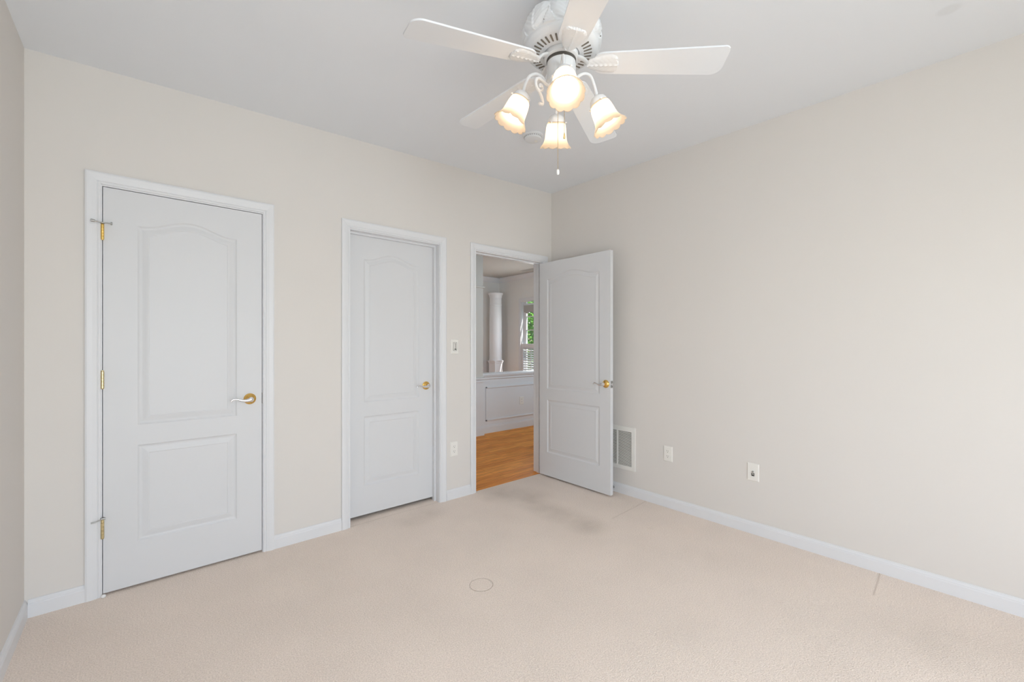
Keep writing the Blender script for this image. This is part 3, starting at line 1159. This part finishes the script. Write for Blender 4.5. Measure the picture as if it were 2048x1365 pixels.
DROOP = [0.056, 0.048, 0.021, 0.047, 0.036]
PITCH = radians(8.5)
bmesh_blade = None
for k in range(5):
    ang = radians(A0 + 72 * k)
    dz = DROOP[k]
    tilt = math.atan2(dz, RT)
    Mi = Matrix.Translation((0, 0, L(2.345))) @ Matrix.Rotation(tilt, 4, 'Y') @ Matrix.Rotation(-PITCH, 4, 'X')
    Rz = Matrix.Rotation(ang, 4, 'Z')
    bm = blade_mesh()
    bl = obj('blade', bm, M['blade'], fan)
    bl.matrix_local = Rz @ Mi
    bm = iron_mesh()
    ir = obj('blade_iron', bm, M['fan'], bl, 'angle')
    bm = arm_mesh(Mi)
    bmesh.ops.transform(bm, matrix=Mi.inverted(), verts=bm.verts)
    ar = obj('iron_arm', bm, M['fan'], bl, 'angle')


# four lamps on curved arms
def shade_mesh():
    bm = B()
    prof = [(0.0290, 0.000), (0.0335, -0.004), (0.0385, -0.014), (0.0420, -0.030), (0.0440, -0.048), (0.0455, -0.064), (0.0475, -0.078), (0.0515, -0.090), (0.0580, -0.1005), (0.0655, -0.1085), (0.0700, -0.113)]
    dn = []
    for a, b_ in zip(prof, prof[1:]):
        for q in range(3):
            dn.append((a[0] + (b_[0] - a[0]) * q / 3, a[1] + (b_[1] - a[1]) * q / 3))
    dn.append(prof[-1])
    dn = [(r * 0.94, z * 0.92) for r, z in dn]
    n = len(dn)

    def mod(r, z, a, k):
        t = max(0, (k / (n - 1) - 0.72) / 0.28)
        s = abs(sin(a * 6.0)) ** 0.8
        return r * (1 - 0.055 * t ** 2 * (1 - s)), z - 0.0065 * t * t * (s - 0.4)
    add_lathe(bm, dn, 120, mod=mod, cap0=False, cap1=False)
    bmesh.ops.recalc_face_normals(bm, faces=bm.faces)
    bmesh.ops.solidify(bm, geom=list(bm.faces), thickness=0.0026)
    return bm


LAMP = [228.5, 318.5, 48.5, 138.5]
LDZ = [-0.008, -0.024, -0.016, -0.006]
for k, a in enumerate(LAMP):
    ang = radians(a)
    d = Vector((cos(ang), sin(ang), 0))
    off = Vector((-0.0038, 0.0033, 0))
    top = off + d * 0.150 + Vector((0, 0, L(2.218 + LDZ[k])))
    tilt = radians(25)
    axis = d * sin(tilt) + Vector((0, 0, -cos(tilt)))
    bm = B()
    pts = [off + d * r + Vector((0, 0, L(z))) for r, z in ((0.040, 2.258), (0.054, 2.274), (0.072, 2.297), (0.094, 2.307), (0.118, 2.298), (0.133, 2.275 + LDZ[k] * 0.6), (0.141, 2.252 + LDZ[k]))] + [top - axis * 0.020]
    sp = spline(pts, 6)
    add_tube(bm, sp, 0.0062, 12)
    arm = obj('lamp_arm', bm, M['fan'], fan, 'angle')
    Rm = Matrix.Translation(top) @ Matrix.Rotation(ang, 4, 'Z') @ Matrix.Rotation(-tilt, 4, 'Y')
    bm = B()
    add_lathe(bm, [(0.008, 0.026), (0.020, 0.022), (0.030, 0.014), (0.0345, 0.002), (0.0345, -0.012), (0.0325, -0.012)], 36, Rm, cap1=False)
    for q in range(3):
        qa = 2 * pi * q / 3 + 0.5
        Q = Rm @ Matrix.Rotation(qa, 4, 'Z') @ Matrix.Translation((0.034, 0, -0.006)) @ Matrix.Rotation(radians(90), 4, 'Y')
        add_lathe(bm, [(0.0014, 0), (0.0014, 0.006), (0.0034, 0.006), (0.0034, 0.010)], 10, Q)
    obj('lamp_socket', bm, M['fan'], arm, 'angle')
    bm = shade_mesh()
    bmesh.ops.transform(bm, matrix=Rm, verts=bm.verts)
    sh = obj('lamp_shade', bm, M['shade'], fan, True, recalc=True)
    sh['label'] = 'lit frosted bell shade with scalloped lip'
    bm = B()
    add_lathe(bm, [(0.011, -0.004), (0.012, -0.020), (0.017, -0.036), (0.022, -0.052), (0.0215, -0.064), (0.015, -0.075), (0.005, -0.080)], 24, Rm)
    bu = obj('bulb', bm, M['bulb'], sh, True)

# scroll hanging beside the left arm
for k, a in enumerate((181,)):
    ang = radians(a)
    d = Vector((cos(ang), sin(ang), 0))
    tail = [(0.050, 2.262), (0.066, 2.240), (0.080, 2.232), (0.098, 2.236), (0.116, 2.240), (0.132, 2.235), (0.140, 2.220), (0.136, 2.203), (0.121, 2.189), (0.109, 2.175), (0.103, 2.160), (0.106, 2.149), (0.115, 2.146), (0.123, 2.149)]
    bm = B()
    sp = spline([d * r + Vector((0, 0, L(z))) for r, z in tail], 5)
    add_tube(bm, sp, [0.0054] * (len(sp) - 12) + [0.0058, 0.0060, 0.0062, 0.0064, 0.0066, 0.0068, 0.0068, 0.0068, 0.0064, 0.006, 0.0054, 0.0045], 10)
    curl = [(0.128, 2.197), (0.113, 2.196), (0.104, 2.205), (0.106, 2.216), (0.116, 2.219), (0.121, 2.212), (0.117, 2.207)]
    sp = spline([d * r + Vector((0, 0, L(z))) for r, z in curl], 5)
    add_tube(bm, sp, 0.0046, 10)
    obj('scroll_ornament', bm, M['fan'], fan, 'angle')


def chain(px, py, z0, z1, label, pend, mat):
    bm = B()
    n = int((z0 - z1) / 0.0052)
    for i in range(n):
        z = z0 - (i + 0.5) * (z0 - z1) / n
        add_lathe(bm, [(0.0006, 0.0021), (0.0016, 0.001), (0.0016, -0.001), (0.0006, -0.0021)], 8, Matrix.Translation((px, py, L(z))))
    c = obj('pull_chain', bm, mat, fan)
    bm = B()
    add_lathe(bm, pend, 18, Matrix.Translation((px, py, L(z1))))
    p = obj('chain_pull', bm, M['whiterubber'] if label else M['brasspale'], c, True)
    if label: p['label'] = label
    return c


vd = Vector((cos(radians(222)), sin(radians(222))))
M['chainbrass'] = metal('chain_brass', (0.62, 0.50, 0.32), 0.35, 0.08)
chain(-0.012 * 0.7, 0.010, 2.215, 1.936, 'white pull on the long chain', [(0.0012, 0.001), (0.0050, -0.002), (0.0058, -0.010), (0.0052, -0.018), (0.0030, -0.0215)], M['chainbrass'])
rv = Vector((0.755, -0.655))
chain(rv.x * 0.012 - 0.02 * vd.x, rv.y * 0.012 - 0.02 * vd.y, 2.22, 2.085, None, [(0.0012, 0.002), (0.003, -0.002), (0.0048, -0.014), (0.0042, -0.020), (0.001, -0.022)], M['chainbrass'])

# ------------------------------------------------------------------ hall and dining room beyond the doorway
HX, HY, HZ = 3.10, 4.60, 2.74
bm = B(); add_box(bm, -1.06, HX, 0.02, HY, -0.05, -0.001)
add_box(bm, D3['xl'], D3['xr'], 0.02, 0.14, -0.04, 0.0005)
struct('floor_hall', bm, M['wood'], 'orange brown oak strip floor in the hall')
bm = B(); add_box(bm, -1.16, HX + WT, WT, HY + WT, HZ, HZ + 0.05)
struct('ceiling_hall', bm, M['hallceil'], 'cream ceiling of the hall seen through the doorway')
bm = B(); add_box(bm, WT, HX + WT, 0.0, WT, 0, HZ)
struct('wall_hall_front', bm, M['hallwall'], 'hall side wall beside the bedroom doorway, out of view')
bm = B(); add_box(bm, -1.16, -1.06, WT, HY, 0, HZ)
struct('wall_hall_left', bm, M['hallwall'], 'hall end wall, out of view to the left')
bm = B(); add_box(bm, XL - WT, -1.16, 0.9, 1.0, 0, HZ); add_box(bm, XL - WT, -3.6, WT, 0.9, 0, HZ)
add_box(bm, XL - WT, -1.16, WT, 1.0, HZ, HZ + 0.05)
struct('wall_closet', bm, M['hallwall'], 'closet walls hidden behind the two closed doors')
# far dining wall with a white wainscot
bm = B(); add_box(bm, -1.16, HX + WT, HY, HY + WT, 0, HZ)
struct('wall_hall_far', bm, M['hallwall'], 'taupe far wall of the dining room')
bm = B()
add_box(bm, -1.06, HX, HY - 0.012, HY, 0, 0.86)
add_box(bm, -1.06, HX, HY - 0.028, HY, 0.86, 0.90)
add_box(bm, -1.06, HX, HY - 0.020, HY, 0.74, 0.755)
struct('trim_5', bm, M['white'], 'white wainscot and chair rail on the far dining wall')
# window wall
WY0, WY1, WZ0, WZ1 = 2.60, 3.868, 0.42, 2.175
bm = B(); wall_yz(bm, WT, HY, HX, HX + WT, HZ, [(WY0, WY1, WZ0, WZ1)])
struct('wall_hall_right', bm, M['hallwall'], 'taupe window wall of the dining room')
# crown moulding of the dining room
bm = B()
cpz = [(0, 0), (0.008, 0), (0.016, 0.020), (0.040, 0.050), (0.070, 0.075), (0.076, 0.090), (0.076, 0.100), (0, 0.100)]
for run in ('far', 'right'):
    ra, rb = [], []
    for (d_, z_) in cpz:
        zz = HZ - 0.100 + z_
        if run == 'far':
            ra.append(bm.verts.new((-1.06, HY - d_, zz))); rb.append(bm.verts.new((HX - d_, HY - d_, zz)))
        else:
            ra.append(bm.verts.new((HX - d_, HY - d_, zz))); rb.append(bm.verts.new((HX - d_, WT, zz)))
    n = len(cpz)
    for i in range(n):
        j = (i + 1) % n
        bm.faces.new((ra[i], ra[j], rb[j], rb[i]))
    bm.faces.new(ra); bm.faces.new(rb[::-1])
struct('trim_6', bm, M['white'], 'cream crown moulding under the dining room ceiling')

# half wall with panelled wainscot and cap
hw = B()
Y0 = 1.858
add_box(hw, 0.53, HX, Y0, Y0 + 0.12, 0, 0.800)
add_box(hw, 0.53, HX, Y0 - 0.012, Y0, 0, 0.088); add_box(hw, 0.53, HX, Y0 - 0.008, Y0, 0.088, 0.104)
add_box(hw, 0.53, HX, Y0 - 0.016, Y0, 0.765, 0.800)
add_box(hw, 0.53, HX, Y0 - 0.034, Y0, 0.800, 0.815)
add_box(hw, 0.50, HX, Y0 - 0.045, Y0 + 0.165, 0.815, 0.843, 0.004)
struct('wall_hall_half', hw, M['white'], 'white panelled half wall with a flat cap beyond the doorway')
pm = B()
for (x0_, x1_) in ((0.607, 1.86), (1.95, 3.0)):
    z0_, z1_ = 0.172, 0.655
    for (a, b_, c, d_) in ((x0_, x1_, z0_, z0_ + 0.022), (x0_, x1_, z1_ - 0.022, z1_), (x0_, x0_ + 0.022, z0_, z1_), (x1_ - 0.022, x1_, z0_, z1_)):
        add_box(pm, a, b_, Y0 - 0.011, Y0, c, d_, 0.003)
struct('trim_7', pm, M['white'], 'white picture frame moulding on the half wall')
outlet((1.290, Y0, 0.4085), 0, 'white outlet low on the panelled half wall beyond the doorway', 0.078, 0.117)

# pier at the end of the half wall
pb = B()
add_box(pb, -0.25, 0.510, 1.79, 2.06, 0, HZ)
struct('wall_hall_pier', pb, M['pier'], 'beige full height pier at the end of the half wall')
pt = B()
add_box(pt, -0.256, 0.513, 1.784, 2.07, 0, 0.735)
add_box(pt, -0.270, 0.527, 1.770, 2.07, 0.735, 0.752)
add_box(pt, -0.262, 0.520, 1.778, 2.07, 0.752, 0.772)
add_box(pt, -0.285, 0.540, 1.758, 2.08, 0.772, 0.795)
add_box(pt, -0.268, 0.523, 1.774, 2.07, 0, 0.100)
add_box(pt, -0.264, 0.519, 1.778, 2.07, 0.100, 0.118)
struct('trim_8', pt, M['white'], 'white wainscot and chair rail wrapping the pier')
pt = B()
add_box(pt, -0.275, 0.530, 1.770, 2.08, 2.030, 2.055, 0.004)
add_box(pt, -0.290, 0.545, 1.750, 2.10, HZ - 0.115, HZ - 0.06, 0.01)
add_box(pt, -0.310, 0.565, 1.730, 2.12, HZ - 0.06, HZ, 0.01)
struct('trim_9', pt, M['pier'], 'thin beige moulding around the upper pier')

# white square column in the dining room corner
cl = empty('column', (2.80, 4.36, 0))
tag(cl, 'white round column with moulded cap in the dining room corner', 'column')
s = 0.145
bm = B(); add_lathe(bm, [(0.122, 0.898), (0.144, 0.90), (0.144, 0.925), (0.138, 0.935), (0.138, 0.95), (0.136, 0.97), (0.138, 1.4), (0.132, 2.10), (0.138, 2.105), (0.138, 2.118), (0.131, 2.123), (0.130, 2.26)], 48)
obj('shaft', bm, M['white'], cl, 'angle')
bm = B()
add_lathe(bm, [(0.130, 2.26), (0.136, 2.275), (0.142, 2.30), (0.146, 2.315), (0.146, 2.325)], 48)
add_lathe(bm, [(0.146, 2.325), (0.155, 2.330), (0.162, 2.345), (0.162, 2.365)], 48)
obj('capital', bm, M['white'], cl, 'angle')
bm = B(); add_box(bm, -0.106, 0.106, -0.106, 0.106, 0, 0.845, 0.004)
add_box(bm, -0.124, 0.124, -0.124, 0.124, 0.875, 0.90, 0.005)
add_box(bm, -0.115, 0.115, -0.115, 0.115, 0.845, 0.875, 0.004)
obj('pedestal', bm, M['white'], cl)

# ceiling register in the hall
rg = empty('ceiling_register', (2.80, 3.28, HZ))
tag(rg, 'narrow white ceiling register with a dark slit beyond the doorway', 'ceiling vent')
bm = B(); add_box(bm, -0.075, 0.075, -0.19, 0.19, -0.006, 0)
obj('frame', bm, M['hallceil'], rg)
bm = B(); add_box(bm, -0.050, 0.050, -0.165, 0.165, -0.0075, -0.005)
obj('slot', bm, M['duct'], rg)
bm = B()
for i in range(7):
    x = -0.042 + i * 0.014
    v = [bm.verts.new(c) for c in ((x - 0.001, -0.165, -0.007), (x - 0.001, 0.165, -0.007), (x + 0.005, 0.165, -0.014), (x + 0.005, -0.165, -0.014))]
    v2 = [bm.verts.new(q.co + Vector((0.001, 0, 0.001))) for q in v]
    bm.faces.new(v); bm.faces.new(v2[::-1])
    for i2 in range(4):
        j2 = (i2 + 1) % 4
        bm.faces.new((v[i2], v[j2], v2[j2], v2[i2]))
obj('louvres', bm, M['hallceil'], rg)

# dining room window: casing, jamb liner, sash, glass, shutters
bm = B()
for (a, b_, c, d_) in ((WY1, WY1 + 0.062, WZ0 - 0.06, WZ1 + 0.062), (WY0 - 0.062, WY0, WZ0 - 0.06, WZ1 + 0.062), (WY0, WY1, WZ1, WZ1 + 0.062), (WY0, WY1, WZ0 - 0.06, WZ0)):
    add_box(bm, HX - 0.018, HX, a, b_, c, d_, 0.003)
w1_ = struct('window_1', bm, M['white'], 'white shuttered dining room window seen through the doorway')
bm = B()
for (a, b_, c, d_) in ((WY1 - 0.012, WY1, WZ0, WZ1), (WY0, WY0 + 0.012, WZ0, WZ1), (WY0 + 0.012, WY1 - 0.012, WZ1 - 0.012, WZ1), (WY0 + 0.012, WY1 - 0.012, WZ0, WZ0 + 0.02)):
    add_box(bm, HX, HX + WT, a, b_, c, d_)
obj('jamb_liner', bm, M['white'], w1_)
bm = B()
sx0, sx1 = HX + 0.070, HX + 0.105
add_box(bm, sx0, sx1, WY1 - 0.092, WY1 - 0.012, WZ0 + 0.02, WZ1 - 0.012)
add_box(bm, sx0, sx1, WY0 + 0.012, WY0 + 0.066, WZ0 + 0.02, WZ1 - 0.012)
add_box(bm, sx0, sx1, WY0 + 0.066, WY1 - 0.092, 2.075, 2.125)
add_box(bm, sx0, sx1, WY0 + 0.066, WY1 - 0.092, WZ0 + 0.02, WZ0 + 0.09)
add_box(bm, sx0, sx1, WY0 + 0.066, WY1 - 0.092, 1.225, 1.265)
sash = obj('sash', bm, M['white'], w1_)
bm = B()
for z in (1.555, 1.845):
    add_box(bm, sx0 + 0.004, sx1 - 0.004, WY0 + 0.066, WY1 - 0.092, z - 0.009, z + 0.009)
add_box(bm, sx0 + 0.004, sx1 - 0.004, 3.225, 3.243, WZ0 + 0.09, WZ1 - 0.07)
obj('muntins', bm, M['white'], sash)
bm = B(); add_box(bm, sx0 + 0.015, sx0 + 0.019, WY0 + 0.06, WY1 - 0.06, WZ0 + 0.08, WZ1 - 0.012)
obj('pane', bm, M['glass'], w1_)
# cafe shutters: two closed louvred leaves in the lower half
for (ya, yb) in ((3.245, WY1 - 0.014), (WY0 + 0.014, 3.237)):
    bm = B()
    za, zb = WZ0 + 0.024, 1.268
    for (a, b_, c, d_) in ((ya, ya + 0.050, za, zb), (yb - 0.050, yb, za, zb), (ya + 0.05, yb - 0.05, za, za + 0.07), (ya + 0.05, yb - 0.05, zb - 0.09, zb)):
        add_box(bm, HX + 0.004, HX + 0.030, a, b_, c, d_, 0.002)
    shf = obj('shutter', bm, M['white'], w1_)
    bm = B()
    n = 14
    for i in range(n):
        z = za + 0.085 + (zb - 0.09 - za - 0.10) * i / (n - 1)
        v = [bm.verts.new(c) for c in ((HX + 0.000, ya + 0.05, z - 0.010), (HX + 0.000, yb - 0.05, z - 0.010), (HX + 0.034, yb - 0.05, z + 0.016), (HX + 0.034, ya + 0.05, z + 0.016))]
        v2 = [bm.verts.new(q.co + Vector((-0.003, 0, 0.006))) for q in v]
        bm.faces.new(v[::-1]); bm.faces.new(v2)
        for i2 in range(4):
            j2 = (i2 + 1) % 4
            bm.faces.new((v[i2], v[j2], v2[j2], v2[i2]))
    obj('louvres', bm, M['white'], shf)
    bm = B(); ym = (ya + yb) / 2
    add_box(bm, HX - 0.010, HX - 0.002, ym - 0.006, ym + 0.006, za + 0.08, zb - 0.10)
    obj('tilt_rod', bm, M['white'], shf)
# scalloped fabric shade at the top
bm = B()
N = 72
fr, bk = [], []
lo1, lo2, up1, up2 = [], [], [], []
for i in range(N + 1):
    t = i / N
    y = WY0 + 0.03 + (WY1 - 0.055 - WY0 - 0.03) * t
    z = 1.905 + 0.035 * abs(cos(t * pi * 6)) ** 1.5
    lo1.append(bm.verts.new((HX + 0.036, y, z))); up1.append(bm.verts.new((HX + 0.036, y, 2.085)))
    lo2.append(bm.verts.new((HX + 0.044, y, z))); up2.append(bm.verts.new((HX + 0.044, y, 2.085)))
for i in range(N):
    for P, Q in ((lo1, up1), (up1, up2), (up2, lo2), (lo2, lo1)):
        bm.faces.new((P[i], P[i + 1], Q[i + 1], Q[i]))
bm.faces.new((lo1[0], up1[0], up2[0], lo2[0])); bm.faces.new((lo1[N], lo2[N], up2[N], up1[N]))
o = obj('window_shade', bm, M['hallceil'], None)
tag(o, 'raised grey fabric shade with a scalloped hem at the top of the far window', 'window shade')

# garden beyond the window
bm = B(); add_box(bm, -16, 24, -20, 24, -0.45, -0.40)
g_ = struct('ground', bm, M['lawn'], 'green lawn around the house outside the windows')


def tree(x, y, h, rad, n, label, seed):
    rnd = random.Random(seed)
    r = empty('tree', (x, y, -0.40))
    tag(r, label, 'tree', 'trees outside the far window')
    bm = B()
    add_tube(bm, [(0, 0, 0), (0.05, 0.03, h * 0.35), (0.0, 0.0, h * 0.75)], [0.14, 0.10, 0.04], 10)
    obj('trunk', bm, M['bark'], r)
    bm = B()
    for i in range(n):
        while True:
            p = Vector((rnd.uniform(-1, 1), rnd.uniform(-1, 1), rnd.uniform(-1, 1)))
            if 0.25 < p.length < 1: break
        p = Vector((p.x * rad, p.y * rad, h * 0.52 + p.z * h * 0.48))
        s_ = rnd.uniform(0.04, 0.085)
        R_ = Euler((rnd.uniform(0, pi), rnd.uniform(0, pi), rnd.uniform(0, pi))).to_matrix()
        vs = [bm.verts.new(p + R_ @ Vector(c) * s_) for c in ((-1, 0, 0), (0, -0.55, 0.08), (1, 0, 0), (0, 0.55, 0.08))]
        bm.faces.new(vs)
    obj('foliage', bm, M['leaf'], r, recalc=False)


tree(8.2, 8.6, 4.2, 1.7, 12000, 'green leafy tree directly outside the far window', 3)
tree(10.5, 12.6, 6.0, 2.4, 9000, 'tall green tree behind the nearer tree outside the window', 5)
tree(13.5, 7.6, 5.5, 2.2, 6000, 'green tree at the right side of the window view', 8)
